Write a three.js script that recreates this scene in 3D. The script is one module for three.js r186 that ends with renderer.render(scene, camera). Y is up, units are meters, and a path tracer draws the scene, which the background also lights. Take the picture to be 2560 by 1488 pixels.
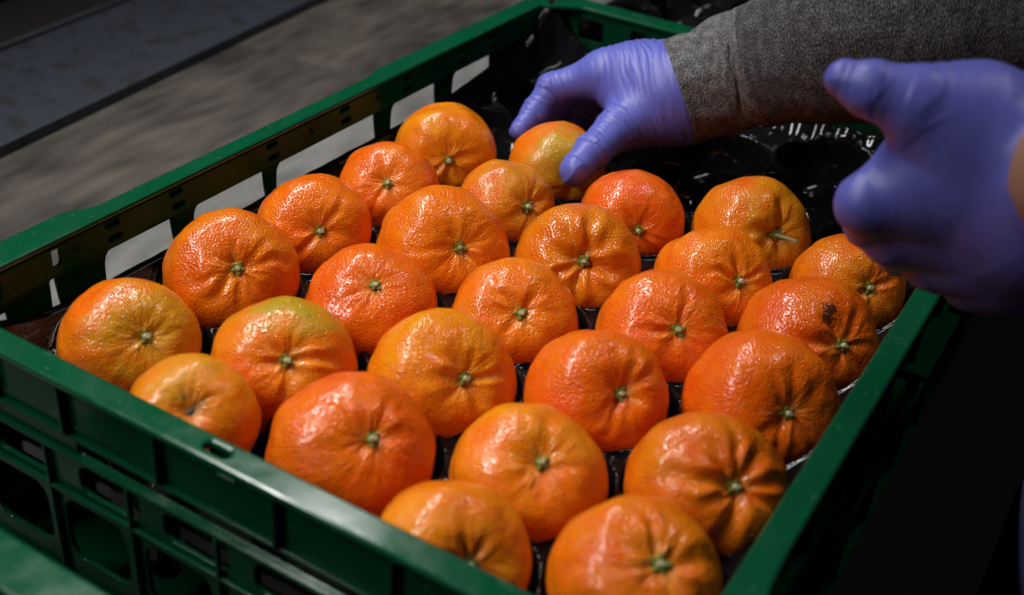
import * as THREE from 'three';
import { mergeGeometries } from 'three/addons/utils/BufferGeometryUtils.js';
import { RoundedBoxGeometry } from 'three/addons/geometries/RoundedBoxGeometry.js';
import { RectAreaLightUniformsLib } from 'three/addons/lights/RectAreaLightUniformsLib.js';
import { ImprovedNoise } from 'three/addons/math/ImprovedNoise.js';

// ---------- renderer, camera, light ----------
const renderer = new THREE.WebGLRenderer({ antialias: true });
renderer.setSize(1024, 595);
renderer.toneMapping = THREE.LinearToneMapping;
renderer.toneMappingExposure = 0.94;
renderer.shadowMap.enabled = true;
RectAreaLightUniformsLib.init();
const scene = new THREE.Scene();
scene.background = new THREE.Color(0.0022, 0.0024, 0.003);

const FOV = 28.212;
const camera = new THREE.PerspectiveCamera(FOV, 1024 / 595, 0.02, 40);
camera.position.set(0.43067, 0.37445, 0.3226);
camera.rotation.set(-0.56264, 0.50374, 0.08206, 'YXZ');
camera.focus = 0.722;
camera.userData.fStop = 6.0;
camera.updateMatrixWorld();

// one long lamp hangs up and to the left, its length along the bench (z)
const LAMPS = [
  { x: -0.56, y: 1.24, z: 0.25, width: 0.085, length: 2.36, radiance: 58, aim: [0.10, 0, -0.25], skirts: [0.12, 0.22], label: 'long hanging strip lamp with an added dark shade that cuts its light, up to the left of the crate' },
  // a weaker one farther along and to the right: it lights the inside of the left wall and glints in the tray
  { x: 0.6, y: 1.8, z: -1.0, width: 0.1, length: 1.2, radiance: 13, aim: [0.08, 0, -0.3], skirts: [0.08, 0.08], label: 'weaker strip lamp hanging farther back and to the right of the crate' },
];

const BENCH = -0.105;            // height of the bench top; y = 0 is the height of the fruit centres
const noise = new ImprovedNoise();
const N = (x, y, z) => noise.noise(x, y, z);
function rng(seed) { let s = seed >>> 0; return () => { s = (s + 0x6d2b79f5) >>> 0; let t = s; t = Math.imul(t ^ (t >>> 15), t | 1); t ^= t + Math.imul(t ^ (t >>> 7), t | 61); return ((t ^ (t >>> 14)) >>> 0) / 4294967296; }; }
const clamp = (x, a = 0, b = 1) => Math.min(b, Math.max(a, x));
const sstep = (a, b, x) => { const t = clamp((x - a) / (b - a)); return t * t * (3 - 2 * t); };
const mix = (a, b, t) => a + (b - a) * t;
const V = (x, y, z) => new THREE.Vector3(x, y, z);

// ---------- naming and building helpers ----------
const taken = new Map();
function numbered(name) { const n = taken.get(name) ?? 0; taken.set(name, n + 1); return n ? `${name}_${String(n).padStart(3, '0')}` : name; }
function tag(o, label, category, group, kind) { o.userData.label = label; if (category) o.userData.category = category; if (group) o.userData.group = group; if (kind) o.userData.kind = kind; return o; }
function thing(name, pos, label, category, group) { const o = new THREE.Group(); o.name = numbered(name); o.position.copy(pos); scene.add(o); return tag(o, label, category, group); }
// geometry is given in the world's axes; the part is stored relative to its thing
function part(name, geo, mat, parent, label) {
  const g = Array.isArray(geo) ? mergeGeometries(geo.map(plain)) : geo;
  const w = V(0, 0, 0); for (let p = parent; p; p = p.parent) w.add(p.position);
  g.translate(-w.x, -w.y, -w.z);
  const m = new THREE.Mesh(g, mat); m.name = numbered(name); m.castShadow = m.receiveShadow = true;
  if (label) m.userData.label = label;
  parent.add(m); return m;
}
function plain(g) { const h = g.index ? g.toNonIndexed() : g; for (const k of Object.keys(h.attributes)) if (!['position', 'normal', 'uv'].includes(k)) h.deleteAttribute(k); return h; }
function box(x0, x1, y0, y1, z0, z1, r = 0.0006) {
  const g = new RoundedBoxGeometry(x1 - x0, y1 - y0, z1 - z0, 2, Math.min(r, (x1 - x0) / 2.2, (y1 - y0) / 2.2, (z1 - z0) / 2.2));
  g.translate((x0 + x1) / 2, (y0 + y1) / 2, (z0 + z1) / 2);
  const p = g.attributes.position, uv = g.attributes.uv, n = g.attributes.normal;   // uv in metres
  for (let i = 0; i < p.count; i++) {
    const ax = Math.abs(n.getX(i)), ay = Math.abs(n.getY(i)), az = Math.abs(n.getZ(i));
    if (ay >= ax && ay >= az) uv.setXY(i, p.getX(i), p.getZ(i)); else if (ax >= az) uv.setXY(i, p.getZ(i), p.getY(i)); else uv.setXY(i, p.getX(i), p.getY(i));
  }
  return g;
}
function tex(w, h, fn, srgb) {
  const d = new Uint8Array(w * h * 4), c = [0, 0, 0];
  for (let j = 0; j < h; j++) for (let i = 0; i < w; i++) { fn(i, j, c); const k = (j * w + i) * 4; d[k] = clamp(c[0]) * 255; d[k + 1] = clamp(c[1]) * 255; d[k + 2] = clamp(c[2]) * 255; d[k + 3] = 255; }
  const t = new THREE.DataTexture(d, w, h, THREE.RGBAFormat); t.magFilter = t.minFilter = THREE.LinearFilter; t.wrapS = t.wrapT = THREE.RepeatWrapping;
  if (srgb) t.colorSpace = THREE.SRGBColorSpace; t.needsUpdate = true; return t;
}
const toS = (x) => (x <= 0.0031308 ? 12.92 * x : 1.055 * Math.pow(x, 1 / 2.4) - 0.055);
// noise that repeats after `per` cells
function tile(u, v, per, s) { // u, v in 0..1
  const a = 2 * Math.PI * u, b = 2 * Math.PI * v, r = per / (2 * Math.PI);
  return 0.5 * (N(Math.cos(a) * r + s, Math.sin(a) * r + Math.cos(b) * r * 0.7, Math.sin(b) * r + s * 2.3) + N(Math.cos(b) * r + s * 1.7, Math.sin(b) * r + Math.sin(a) * r * 0.7, Math.cos(a) * r - s));
}

// ---------- smooth surfaces from distance fields ----------
function surfaceNet(f, lo, hi, cell) {
  const nx = Math.ceil((hi[0] - lo[0]) / cell) + 1, ny = Math.ceil((hi[1] - lo[1]) / cell) + 1, nz = Math.ceil((hi[2] - lo[2]) / cell) + 1;
  const F = new Float32Array(nx * ny * nz), id = (i, j, k) => (k * ny + j) * nx + i;
  const B = 6, reach = cell * B * 0.5 * 1.7321 * 1.35 + 0.004;   // whole blocks far from the surface need one look only
  for (let k0 = 0; k0 < nz; k0 += B) for (let j0 = 0; j0 < ny; j0 += B) for (let i0 = 0; i0 < nx; i0 += B) {
    const c0 = f(lo[0] + (i0 + B / 2) * cell, lo[1] + (j0 + B / 2) * cell, lo[2] + (k0 + B / 2) * cell), far = Math.abs(c0) > reach;
    for (let k = k0; k < Math.min(nz, k0 + B); k++) for (let j = j0; j < Math.min(ny, j0 + B); j++) for (let i = i0; i < Math.min(nx, i0 + B); i++) F[id(i, j, k)] = far ? c0 : f(lo[0] + i * cell, lo[1] + j * cell, lo[2] + k * cell);
  }
  const vid = new Int32Array(nx * ny * nz).fill(-1), pos = [], ind = [];
  const E = [[0, 1], [2, 3], [4, 5], [6, 7], [0, 2], [1, 3], [4, 6], [5, 7], [0, 4], [1, 5], [2, 6], [3, 7]];
  const c = new Float32Array(8);
  for (let k = 0; k < nz - 1; k++) for (let j = 0; j < ny - 1; j++) for (let i = 0; i < nx - 1; i++) {
    let m = 0;
    for (let q = 0; q < 8; q++) { c[q] = F[id(i + (q & 1), j + ((q >> 1) & 1), k + (q >> 2))]; if (c[q] < 0) m |= 1 << q; }
    if (m === 0 || m === 255) continue;
    let x = 0, y = 0, z = 0, n = 0;
    for (const [a, b] of E) if ((c[a] < 0) !== (c[b] < 0)) {
      const t = c[a] / (c[a] - c[b]);
      x += mix(a & 1, b & 1, t); y += mix((a >> 1) & 1, (b >> 1) & 1, t); z += mix(a >> 2, b >> 2, t); n++;
    }
    vid[id(i, j, k)] = pos.length / 3;
    pos.push(lo[0] + (i + x / n) * cell, lo[1] + (j + y / n) * cell, lo[2] + (k + z / n) * cell);
  }
  const quad = (a, b, d, e, flip) => { if (a < 0 || b < 0 || d < 0 || e < 0) return; flip ? ind.push(a, e, d, a, d, b) : ind.push(a, b, d, a, d, e); };
  for (let k = 1; k < nz - 1; k++) for (let j = 1; j < ny - 1; j++) for (let i = 1; i < nx - 1; i++) {
    const s = F[id(i, j, k)] < 0;
    if (s !== F[id(i + 1, j, k)] < 0) quad(vid[id(i, j - 1, k - 1)], vid[id(i, j, k - 1)], vid[id(i, j, k)], vid[id(i, j - 1, k)], !s);
    if (s !== F[id(i, j + 1, k)] < 0) quad(vid[id(i - 1, j, k - 1)], vid[id(i - 1, j, k)], vid[id(i, j, k)], vid[id(i, j, k - 1)], !s);
    if (s !== F[id(i, j, k + 1)] < 0) quad(vid[id(i - 1, j - 1, k)], vid[id(i, j - 1, k)], vid[id(i, j, k)], vid[id(i - 1, j, k)], !s);
  }
  const nor = new Float32Array(pos.length), e = cell * 0.45;
  for (let q = 0; q < pos.length; q += 3) {
    const [x, y, z] = [pos[q], pos[q + 1], pos[q + 2]];
    const gx = f(x + e, y, z) - f(x - e, y, z), gy = f(x, y + e, z) - f(x, y - e, z), gz = f(x, y, z + e) - f(x, y, z - e), l = Math.hypot(gx, gy, gz) || 1;
    nor[q] = gx / l; nor[q + 1] = gy / l; nor[q + 2] = gz / l;
  }
  const g = new THREE.BufferGeometry();
  g.setAttribute('position', new THREE.BufferAttribute(new Float32Array(pos), 3));
  g.setAttribute('normal', new THREE.BufferAttribute(nor, 3));
  g.setIndex(ind);
  return g;
}
// a tapered bone: { a, b, ra, rb }
function boneDist(o, x, y, z) {
  const bx = o.b.x - o.a.x, by = o.b.y - o.a.y, bz = o.b.z - o.a.z, px = x - o.a.x, py = y - o.a.y, pz = z - o.a.z;
  const t = clamp((px * bx + py * by + pz * bz) / (bx * bx + by * by + bz * bz + 1e-12));
  o.t = t;
  return Math.hypot(px - bx * t, py - by * t, pz - bz * t) - (o.ra + (o.rb - o.ra) * t);
}
const smin = (a, b, k) => { const h = clamp(0.5 + 0.5 * (b - a) / k); return mix(b, a, h) - k * h * (1 - h); };
function bounds(bones, pad) {
  const lo = [1e9, 1e9, 1e9], hi = [-1e9, -1e9, -1e9];
  for (const o of bones) for (const [v, r] of [[o.a, o.ra], [o.b, o.rb]]) v.toArray().forEach((c, i) => { lo[i] = Math.min(lo[i], c - r - pad); hi[i] = Math.max(hi[i], c + r + pad); });
  return [lo, hi];
}
// reading a direction and a distance off the photograph (2560 wide): where a joint stands in the room
function sight(sx, sy, depth) {
  const f = 1.4880 / 2 / Math.tan(THREE.MathUtils.degToRad(FOV) / 2);
  return V((sx - 1280) / 1000 / f * depth, -(sy - 744) / 1000 / f * depth, -depth).applyMatrix4(camera.matrixWorld);
}

// ---------- materials ----------
const scuff = tex(512, 512, (i, j, c) => {
  const u = i / 512, v = j / 512;
  const a = tile(u, v, 9, 3.1), b = tile(u, v, 40, 7.7), d = tile(u, v, 90, 1.3);
  const r = 0.17 + 0.1 * a + 0.08 * b + 0.04 * d;
  c[0] = c[1] = c[2] = r;
});
const greenMap = tex(1024, 1024, (() => {
  const R = rng(41), marks = [];
  for (let q = 0; q < 260; q++) { const u = R(), v = R(), a = R() * 6.3, l = 0.004 + 0.02 * R() * R(); marks.push({ u, v, dx: Math.cos(a) * l, dy: Math.sin(a) * l, w: 0.0005 + 0.0007 * R(), s: 0.25 + 0.6 * R() }); }
  for (let q = 0; q < 420; q++) { const cl = Math.floor(R() * 9), u = (cl * 0.137 + 0.05 * R()) % 1, v = (cl * 0.291 + 0.03 * R()) % 1; marks.push({ u, v, dx: 0.001 * R(), dy: 0.001 * R(), w: 0.0006 + 0.0012 * R() * R(), s: 0.4 + 0.5 * R() }); }
  const grid = Array.from({ length: 32 * 32 }, () => []);
  marks.forEach((m) => { for (let s = 0; s <= 1; s += 0.1) { const gi = Math.floor(((m.u + m.dx * s + 1) % 1) * 32), gj = Math.floor(((m.v + m.dy * s + 1) % 1) * 32); for (const [p, q] of [[0, 0], [1, 0], [-1, 0], [0, 1], [0, -1]]) { const a = grid[((gj + q + 32) % 32) * 32 + ((gi + p + 32) % 32)]; if (!a.includes(m)) a.push(m); } } });
  return (i, j, c) => {
    const u = i / 1024, v = j / 1024; let w = 0;
    for (const m of grid[Math.floor(v * 32) * 32 + Math.floor(u * 32)]) {
      const px = u - m.u, py = v - m.v, l2 = m.dx * m.dx + m.dy * m.dy, t = clamp((px * m.dx + py * m.dy) / l2), d = Math.hypot(px - m.dx * t, py - m.dy * t);
      w = Math.max(w, m.s * (1 - sstep(m.w * 0.4, m.w, d)));
    }
    const a = 1 + 0.2 * tile(u, v, 7, 2.2) + 0.12 * tile(u, v, 60, 5.2);
    w *= 0.85;
    c[0] = toS(mix(0.0022 * a, 0.2, w)); c[1] = toS(mix(0.066 * a, 0.28, w)); c[2] = toS(mix(0.026 * a, 0.22, w));
  };
})(), true);
const metre = (t, s) => { const c = t.clone(); c.repeat.set(s, s); c.needsUpdate = true; return c; };
const mGreen = new THREE.MeshPhysicalMaterial({ name: 'shaded_green_plastic', specularIntensity: 0.16, color: new THREE.Color(0.62, 0.62, 0.62), map: metre(greenMap, 4), roughnessMap: metre(scuff, 7), roughness: 1, bumpMap: metre(scuff, 11), bumpScale: 0.00025 });  // walls share the rim plastic; shade is put into their darker colour
const mRim = mGreen.clone(); mRim.name = 'lit_green_rim'; mRim.specularIntensity = 0.8; mRim.bumpScale = 0.00012; mRim.roughnessMap = metre(scuff, 3); mRim.color.setRGB(1, 1, 1);  // lit copy of the wall plastic, lighter and glossier
const mTray = new THREE.MeshPhysicalMaterial({ name: 'black_tray_plastic', color: new THREE.Color(0.006, 0.006, 0.007), roughness: 0.07, ior: 1.5, specularIntensity: 0.5, side: THREE.DoubleSide });
const mCalyx = new THREE.MeshStandardMaterial({ name: 'calyx', color: new THREE.Color(0.17, 0.205, 0.022), roughness: 0.75 });
const mStem = new THREE.MeshStandardMaterial({ name: 'stem', color: new THREE.Color(0.46, 0.43, 0.24), roughness: 0.8 });
const mGreenStem = new THREE.MeshStandardMaterial({ name: 'green_stem', color: new THREE.Color(0.2, 0.21, 0.09), roughness: 0.8 });
const mScar = new THREE.MeshStandardMaterial({ name: 'stem_scar', color: new THREE.Color(0.10, 0.08, 0.05), roughness: 0.9 });
const mGlove = new THREE.MeshPhysicalMaterial({ name: 'nitrile', color: new THREE.Color(0.108, 0.12, 0.48), roughness: 0.45, sheen: 0.15, sheenRoughness: 0.5, sheenColor: new THREE.Color(0.4, 0.4, 0.8) });
const mSkin = new THREE.MeshStandardMaterial({ name: 'skin', color: new THREE.Color(0.36, 0.19, 0.12), roughness: 0.55 });

// ---------- the bench ----------
const woodTex = (tone, seed, contrast) => tex(1024, 512, (() => {
  const R = rng(seed), kn = []; for (let q = 0; q < 26; q++) kn.push([R(), R(), 0.012 + 0.02 * R(), 0.3 + 0.9 * R()]);
  return (i, j, c) => {
    const u = i / 1024, v = j / 512;
    let k = 0, warp = 0; for (const [a, b, r, s] of kn) { const dx = (u - a) / (r * 2.1), dy = (v - b) / r, e = Math.exp(-(dx * dx + dy * dy)); k += s * e; warp += e * 0.6; }
    const g1 = N(u * 3 + seed, v * 14 + warp, seed * 1.3), g2 = N(u * 14, v * 44 + warp * 4, seed), g3 = N(u * 9 + 9, v * 11, seed + 4), g4 = N(u * 120, v * 200, seed);
    const m = 1 + contrast * (0.35 * g1 + 0.45 * g2 + 0.3 * g3 + 0.15 * g4);
    const dk = clamp(k * 0.8 * (0.7 + 0.6 * g2));
    c[0] = toS(mix(tone[0] * m, tone[0] * 0.32, dk)); c[1] = toS(mix(tone[1] * m, tone[1] * 0.24, dk)); c[2] = toS(mix(tone[2] * m, tone[2] * 0.22, dk));
  };
})(), true);
const brownWood = woodTex([0.072, 0.061, 0.050], 5, 1.5), paleWood = woodTex([0.165, 0.162, 0.154], 12, 0.8);
const mBrown = new THREE.MeshStandardMaterial({ name: 'brown_wood', map: metre(brownWood, 1.6), roughness: 0.75 });
const mPale = new THREE.MeshStandardMaterial({ name: 'pale_wood', map: metre(paleWood, 1.6), roughness: 0.7 });
{
  const bench = thing('workbench', V(-0.2, BENCH - 0.03, -0.5), 'wooden workbench of a pale and a brown board under the green crates', 'workbench');
  bench.userData.kind = 'structure'; delete bench.userData.category;
  const turn = (g, px, pz, a) => { g.translate(-px, 0, -pz); g.rotateY(a); g.translate(px, 0, pz); return g; };
  const lay = (x0, x1, y0, y1, z0, z1, a) => { const g = box(x0, x1, y0, y1, z0, z1, 0.002), uv = g.attributes.uv; for (let i = 0; i < uv.count; i++) uv.setXY(i, uv.getY(i), uv.getX(i)); return turn(g, -0.23, -0.16, a); };
  part('board', lay(-0.23, 0.33, BENCH - 0.03, BENCH, -2.2, 0.75, 0.08), mPale, bench, 'pale grey board under the crates');
  part('board', lay(-0.62, -0.2325, BENCH - 0.034, BENCH - 0.003, -2.2, 0.75, 0.08), mBrown, bench, 'brown knotty board beside the metal rail');
}
{ const f = new THREE.Mesh(box(-4, 4, -1.0, -0.965, -5, 3, 0.001), new THREE.MeshStandardMaterial({ name: 'dark_floor', color: new THREE.Color(0.012, 0.012, 0.012), roughness: 0.9 })); f.name = 'floor'; f.userData.kind = 'structure'; f.userData.label = 'dark floor under the workbench'; f.receiveShadow = true; scene.add(f); }
const steelTex = tex(512, 512, (i, j, c) => {
  const u = i / 512, v = j / 512, a = tile(u, v, 16, 4.4), b = tile(u, v, 44, 8.1), d = tile(u, v, 110, 2.7);
  const st = sstep(0.1, 0.34, a + 0.6 * b), m = 1 + 0.25 * b + 0.2 * d;
  c[0] = toS(mix(0.056 * m, 0.042, st)); c[1] = toS(mix(0.063 * m, 0.043, st)); c[2] = toS(mix(0.086 * m, 0.048, st));
}, true);
const mSteel = new THREE.MeshStandardMaterial({ name: 'painted_steel', map: metre(steelTex, 3), roughness: 0.5, metalness: 0.2 });
const mDarkWood = new THREE.MeshStandardMaterial({ name: 'dark_wood', color: new THREE.Color(0.012, 0.008, 0.007), roughness: 0.85 });
{
  // lies along the back of the bench, a few degrees off the crate's line
  const rail = thing('metal_rail', V(-0.5, BENCH, -0.52), 'stained blue grey steel rail along the far side of the brown board', 'rail');
  const a = Math.atan2(0.054, 0.496), at = (g) => { g.rotateY(a); g.translate(-0.444, 0, -0.52); return g; };
  part('plate', at(box(-0.163, 0, BENCH - 0.003, BENCH + 0.008, -1.6, 1.2, 0.0015)), mSteel, rail);
  part('lip', at(box(-0.170, -0.1632, BENCH - 0.003, BENCH + 0.013, -1.6, 1.2, 0.003)), mSteel, rail);
  const plank = thing('dark_plank', V(-0.62, BENCH, -0.52), 'dark brown plank lying behind the steel rail', 'plank');
  part('timber', at(box(-0.28, -0.172, BENCH - 0.02, BENCH + 0.004, -1.6, 1.2, 0.003)), mDarkWood, plank);
}

// ---------- the lamps ----------
for (const L of LAMPS) {
  const lamp = thing('hanging_lamp', V(L.x, L.y, L.z), L.label, 'lamp');
  const dir = V(...L.aim).sub(V(L.x, L.y, L.z)); dir.z = 0; dir.normalize();
  const q = new THREE.Quaternion().setFromUnitVectors(V(0, -1, 0), dir);
  const dark = new THREE.MeshStandardMaterial({ name: 'added_lamp_shade', color: new THREE.Color(0.03, 0.03, 0.03), roughness: 0.6 });
  const glow = new THREE.MeshStandardMaterial({ name: 'lamp_glow', color: 0x222222, emissive: new THREE.Color(1, 0.98, 0.95), emissiveIntensity: 3 });
  const put = (g) => { g.applyQuaternion(q); g.translate(L.x, L.y, L.z); return g; };
  const w = L.width / 2, l = L.length / 2, l0 = w + 0.015, [left, right] = L.skirts;  // side skirts are added to dim the scene left and right
  part('added_lamp_shade', [put(box(-w - 0.012, w + 0.012, 0.012, 0.05, -l - 0.02, l + 0.02, 0.003)), put(box(-l0, -l0 + 0.004, -left, 0.0115, -l - 0.02, l + 0.02, 0.001)), put(box(l0 - 0.004, l0, -right, 0.0115, -l - 0.02, l + 0.02, 0.001)), put(box(-l0, l0, -left, 0.0115, l + 0.0205, l + 0.024, 0.001)), put(box(-l0, l0, -left, 0.0115, -l - 0.024, -l - 0.0205, 0.001))], dark, lamp);
  part('diffuser', put(box(-w, w, 0.002, 0.010, -l, l, 0.002)), glow, lamp);
  for (const z of [-0.38, 0.38]) part('cable', new THREE.CylinderGeometry(0.002, 0.002, 1.2, 8).translate(L.x, L.y + 0.64, L.z + z * L.length), dark, lamp);
  const light = new THREE.RectAreaLight(new THREE.Color(1, 0.985, 0.965), L.radiance, L.width, L.length);
  light.name = 'lamp_light';
  light.position.copy(V(L.x, L.y, L.z).addScaledVector(dir, 0.004));
  light.up.set(0, 0, 1);
  light.lookAt(light.position.clone().add(dir));
  scene.add(light);
}

// ---------- the green crates ----------
const RIM = 0.045;
function holeRect(x0, x1, y0, y1, r) { // rounded hole
  const p = new THREE.Path(); r = Math.min(r, (x1 - x0) / 2.01, (y1 - y0) / 2.01);
  p.moveTo(x0 + r, y0); p.lineTo(x1 - r, y0); p.absarc(x1 - r, y0 + r, r, -Math.PI / 2, 0); p.lineTo(x1, y1 - r); p.absarc(x1 - r, y1 - r, r, 0, Math.PI / 2); p.lineTo(x0 + r, y1); p.absarc(x0 + r, y1 - r, r, Math.PI / 2, Math.PI); p.lineTo(x0, y0 + r); p.absarc(x0 + r, y0 + r, r, Math.PI, 1.5 * Math.PI);
  return p;
}
// a window with round upper corners whose posts widen upwards
function holeWindow(x0, x1, y0, y1, rl, rr) {
  const p = new THREE.Path();
  p.moveTo(x0 - 0.001, y0); p.lineTo(x1 + 0.004, y0); p.quadraticCurveTo(x1, (y0 + y1) / 2, x1 - rr * 0.15, y1 - rr * 0.3); p.quadraticCurveTo(x1 - rr * 0.3, y1, x1 - rr, y1); p.lineTo(x0 + rl, y1); p.quadraticCurveTo(x0, y1, x0, y1 - rl); p.lineTo(x0 - 0.001, y0);
  return p;
}
function sheet(outline, holes, t, m, bevel = 0.0007) {
  const s = new THREE.Shape(outline.map(([a, b]) => new THREE.Vector2(a, b))); s.holes.push(...holes);
  const g = new THREE.ExtrudeGeometry(s, { depth: t - 2 * bevel, bevelEnabled: true, bevelThickness: bevel, bevelSize: bevel, bevelOffset: -bevel, bevelSegments: 2, curveSegments: 8 });
  g.translate(0, 0, bevel); g.applyMatrix4(m); return g;
}
const rect = (x0, x1, y0, y1) => [[x0, y0], [x1, y0], [x1, y1], [x0, y1]];
const along = (x) => new THREE.Matrix4().makeBasis(V(0, 0, -1), V(0, 1, 0), V(1, 0, 0)).setPosition(x, 0, 0);     // (u, v) -> (x, v, -u), thickness towards +x
const across = (z) => new THREE.Matrix4().makeTranslation(0, 0, z);                                              // thickness towards +z
const flat = (y) => new THREE.Matrix4().makeBasis(V(1, 0, 0), V(0, 0, -1), V(0, 1, 0)).setPosition(0, y, 0);      // (x, -z), thickness upwards

const CR = { xl: -0.047, xr: 0.3515, zf: 0.037, zb: -0.573 };
function buildCrate() {
  const o = thing('plastic_crate', V(0.153, BENCH, -0.268), '', 'crate');
  // top rim: a flat band all round, wider where crates stack
  const outer = [];
  const left = (u) => -0.0605 - 0.0085 * (1 - sstep(0.055, 0.075, u)) - 0.005 * sstep(0.318, 0.345, u);
  for (let u = 0.585; u >= -0.045; u -= 0.006) outer.push([left(u), u]);
  outer.reverse();
  const ring = [...outer, [-0.056, 0.594], [0.36, 0.594], [0.366, 0.588]];
  const rightEdge = (u) => 0.3655 + 0.004 * (1 - sstep(0.0, 0.03, u)) + 0.003 * sstep(0.42, 0.45, u);
  for (let u = 0.58; u >= -0.04; u -= 0.02) ring.push([rightEdge(u), u]);
  ring.push([0.362, -0.0515], [-0.062, -0.0515]);
  const hole = new THREE.Path(); const q = 0.012;
  hole.moveTo(CR.xl + q, -CR.zf); hole.lineTo(CR.xr - q, -CR.zf); hole.quadraticCurveTo(CR.xr, -CR.zf, CR.xr, -CR.zf + q); hole.lineTo(CR.xr, -CR.zb - q); hole.quadraticCurveTo(CR.xr, -CR.zb, CR.xr - q, -CR.zb); hole.lineTo(CR.xl + 0.03, -CR.zb); hole.lineTo(CR.xl, -CR.zb - 0.02); hole.lineTo(CR.xl, -CR.zf + q); hole.quadraticCurveTo(CR.xl, -CR.zf, CR.xl + q, -CR.zf);
  part('rim', sheet(ring, [hole, holeRect(0.1345, 0.1485, -0.0466, -0.0415, 0.0024)], 0.0042, flat(RIM - 0.0042), 0.0016), mRim, o);
  // left long wall: inner band with slots, pillars and windows below it, skirt outside
  const pairs = [0.072, 0.1215, 0.2065, 0.282, 0.357, 0.4295, 0.4763], slots = [];
  for (const u of pairs) { slots.push(holeRect(u - 0.0052, u + 0.0052, 0.0358, 0.0401, 0.0021), holeRect(u - 0.004, u + 0.0064, 0.0266, 0.0307, 0.002)); }
  slots.push(holeRect(0.0298, 0.0352, 0.029, 0.0402, 0.0025), holeRect(-0.012, -0.004, 0.026, 0.0395, 0.003));
  const bosses = [0.0455, 0.246, 0.32].map((u) => new THREE.TorusGeometry(0.0016, 0.0004, 8, 20).rotateY(Math.PI / 2).translate(-0.0465, 0.0345, -u));
  const win = [holeWindow(0.029, 0.0335, -0.014, 0.0207, 0.0026, 0.0022), holeWindow(-0.006, 0.0005, -0.014, 0.0145, 0.003, 0.003)];
  for (const [a, b] of [[0.0672, 0.1205], [0.138, 0.203], [0.2145, 0.3235], [0.3425, 0.4015], [0.425, 0.482]]) win.push(holeWindow(a, b, -0.014, 0.0216, 0.011, 0.0045));
  part('long_wall', [
    sheet(rect(-0.036, 0.572, 0.0228, RIM - 0.0046), slots, 0.0026, along(-0.0495)), ...bosses,
    sheet(rect(-0.0365, 0.5725, -0.098, 0.0246), win, 0.0028, along(-0.0538)),
    sheet(rect(0.058, 0.53, 0.0225, RIM - 0.0046), [], 0.002, along(-0.0602)),
    box(-0.067, -0.0542, -0.020, -0.0175, -0.585, 0.045), box(-0.067, -0.0542, -0.0985, -0.094, -0.585, 0.045),
    box(-0.0600, -0.0542, 0.0226, 0.0245, -0.53, -0.058),
  ], mGreen, o, 'long side wall pierced by slots and round cornered windows');
  // right long wall
  const ribs = []; for (let u = 0.02; u < 0.58; u += 0.0565) ribs.push(box(0.3605, 0.3665, -0.096, RIM - 0.0048, -u - 0.0022, -u, 0.0006));
  part('long_wall', [
    sheet(rect(-0.036, 0.572, -0.098, RIM - 0.0046), [0.06, 0.17, 0.28, 0.39, 0.5].map((u) => holeRect(u - 0.035, u + 0.035, -0.035, -0.008, 0.006)), 0.003, along(0.3572)),
    ...ribs, box(0.3605, 0.3675, 0.0135, 0.0165, -0.585, 0.045), box(0.3605, 0.3675, -0.041, -0.0375, -0.585, 0.045), box(0.3605, 0.3675, -0.0985, -0.094, -0.585, 0.045),
    box(0.3605, 0.3765, 0.018, 0.0215, -0.31, -0.235, 0.001),
  ], mGreen, o, 'long side wall with ribs on its outside');
  // front end wall, seen from outside
  const fr = []; for (const x of [-0.04, 0.0, 0.048, 0.108, 0.176, 0.236, 0.3, 0.352]) fr.push(box(x - 0.0011, x + 0.0011, 0.0125, RIM - 0.0044, 0.0462, 0.0502));
  for (const x of [-0.03, 0.03, 0.085, 0.14, 0.2, 0.26, 0.32]) fr.push(box(x - 0.0011, x + 0.0011, -0.093, -0.0042, 0.0462, 0.0492));
  part('end_wall', [
    box(0.131, 0.152, 0.03, RIM - 0.0043, 0.0372, 0.0392), sheet([[-0.06, 0.0118], [0.364, 0.0118], [0.364, RIM - 0.0036], [0.151, RIM - 0.0036], [0.151, 0.033], [0.132, 0.033], [0.132, RIM - 0.0036], [-0.06, RIM - 0.0036]], [], 0.0028, across(0.0432)),
    sheet(rect(-0.06, 0.364, -0.098, 0.0092), [holeRect(0.052, 0.255, -0.0012, 0.0088, 0.002), ...[-0.01, 0.05, 0.105, 0.16, 0.215, 0.27].map((x) => holeRect(x, x + 0.04, -0.025, -0.008, 0.006)), ...[-0.02, 0.035, 0.09, 0.145, 0.2].map((x) => holeRect(x, x + 0.042, -0.075, -0.036, 0.009))], 0.0028, across(0.0432)),
    box(-0.062, 0.366, 0.0094, 0.0116, 0.0432, 0.0488, 0.0008), box(-0.062, 0.366, -0.0038, -0.0015, 0.0432, 0.0488, 0.0008), box(-0.062, 0.366, -0.030, -0.0275, 0.0462, 0.0490, 0.0008), box(-0.062, 0.366, -0.0985, -0.094, 0.0462, 0.0532, 0.0008), ...fr,
  ], mGreen, o, 'end wall with ribs, ledges and a long low window');
  // back end wall
  part('end_wall', [
    sheet(rect(-0.052, 0.3595, -0.098, RIM - 0.0046), [[-0.02, 0.004], [0.03, 0.045], [0.1, 0.2], [0.255, 0.27], [0.295, 0.32]].map(([a, b]) => holeRect(a, b, 0.016, 0.0345, 0.002)), 0.0028, across(-0.5785)),
    box(-0.062, 0.366, 0.0094, 0.0116, -0.588, -0.5788), box(-0.062, 0.366, -0.0985, -0.094, -0.588, -0.5788),
  ], mGreen, o, 'end wall with square holes');
  part('floor_panel', box(-0.0505, 0.357, BENCH + 0.0006, BENCH + 0.006, -0.5752, 0.0428), mGreen, o);
  return o;
}
const crate = buildCrate();
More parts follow.
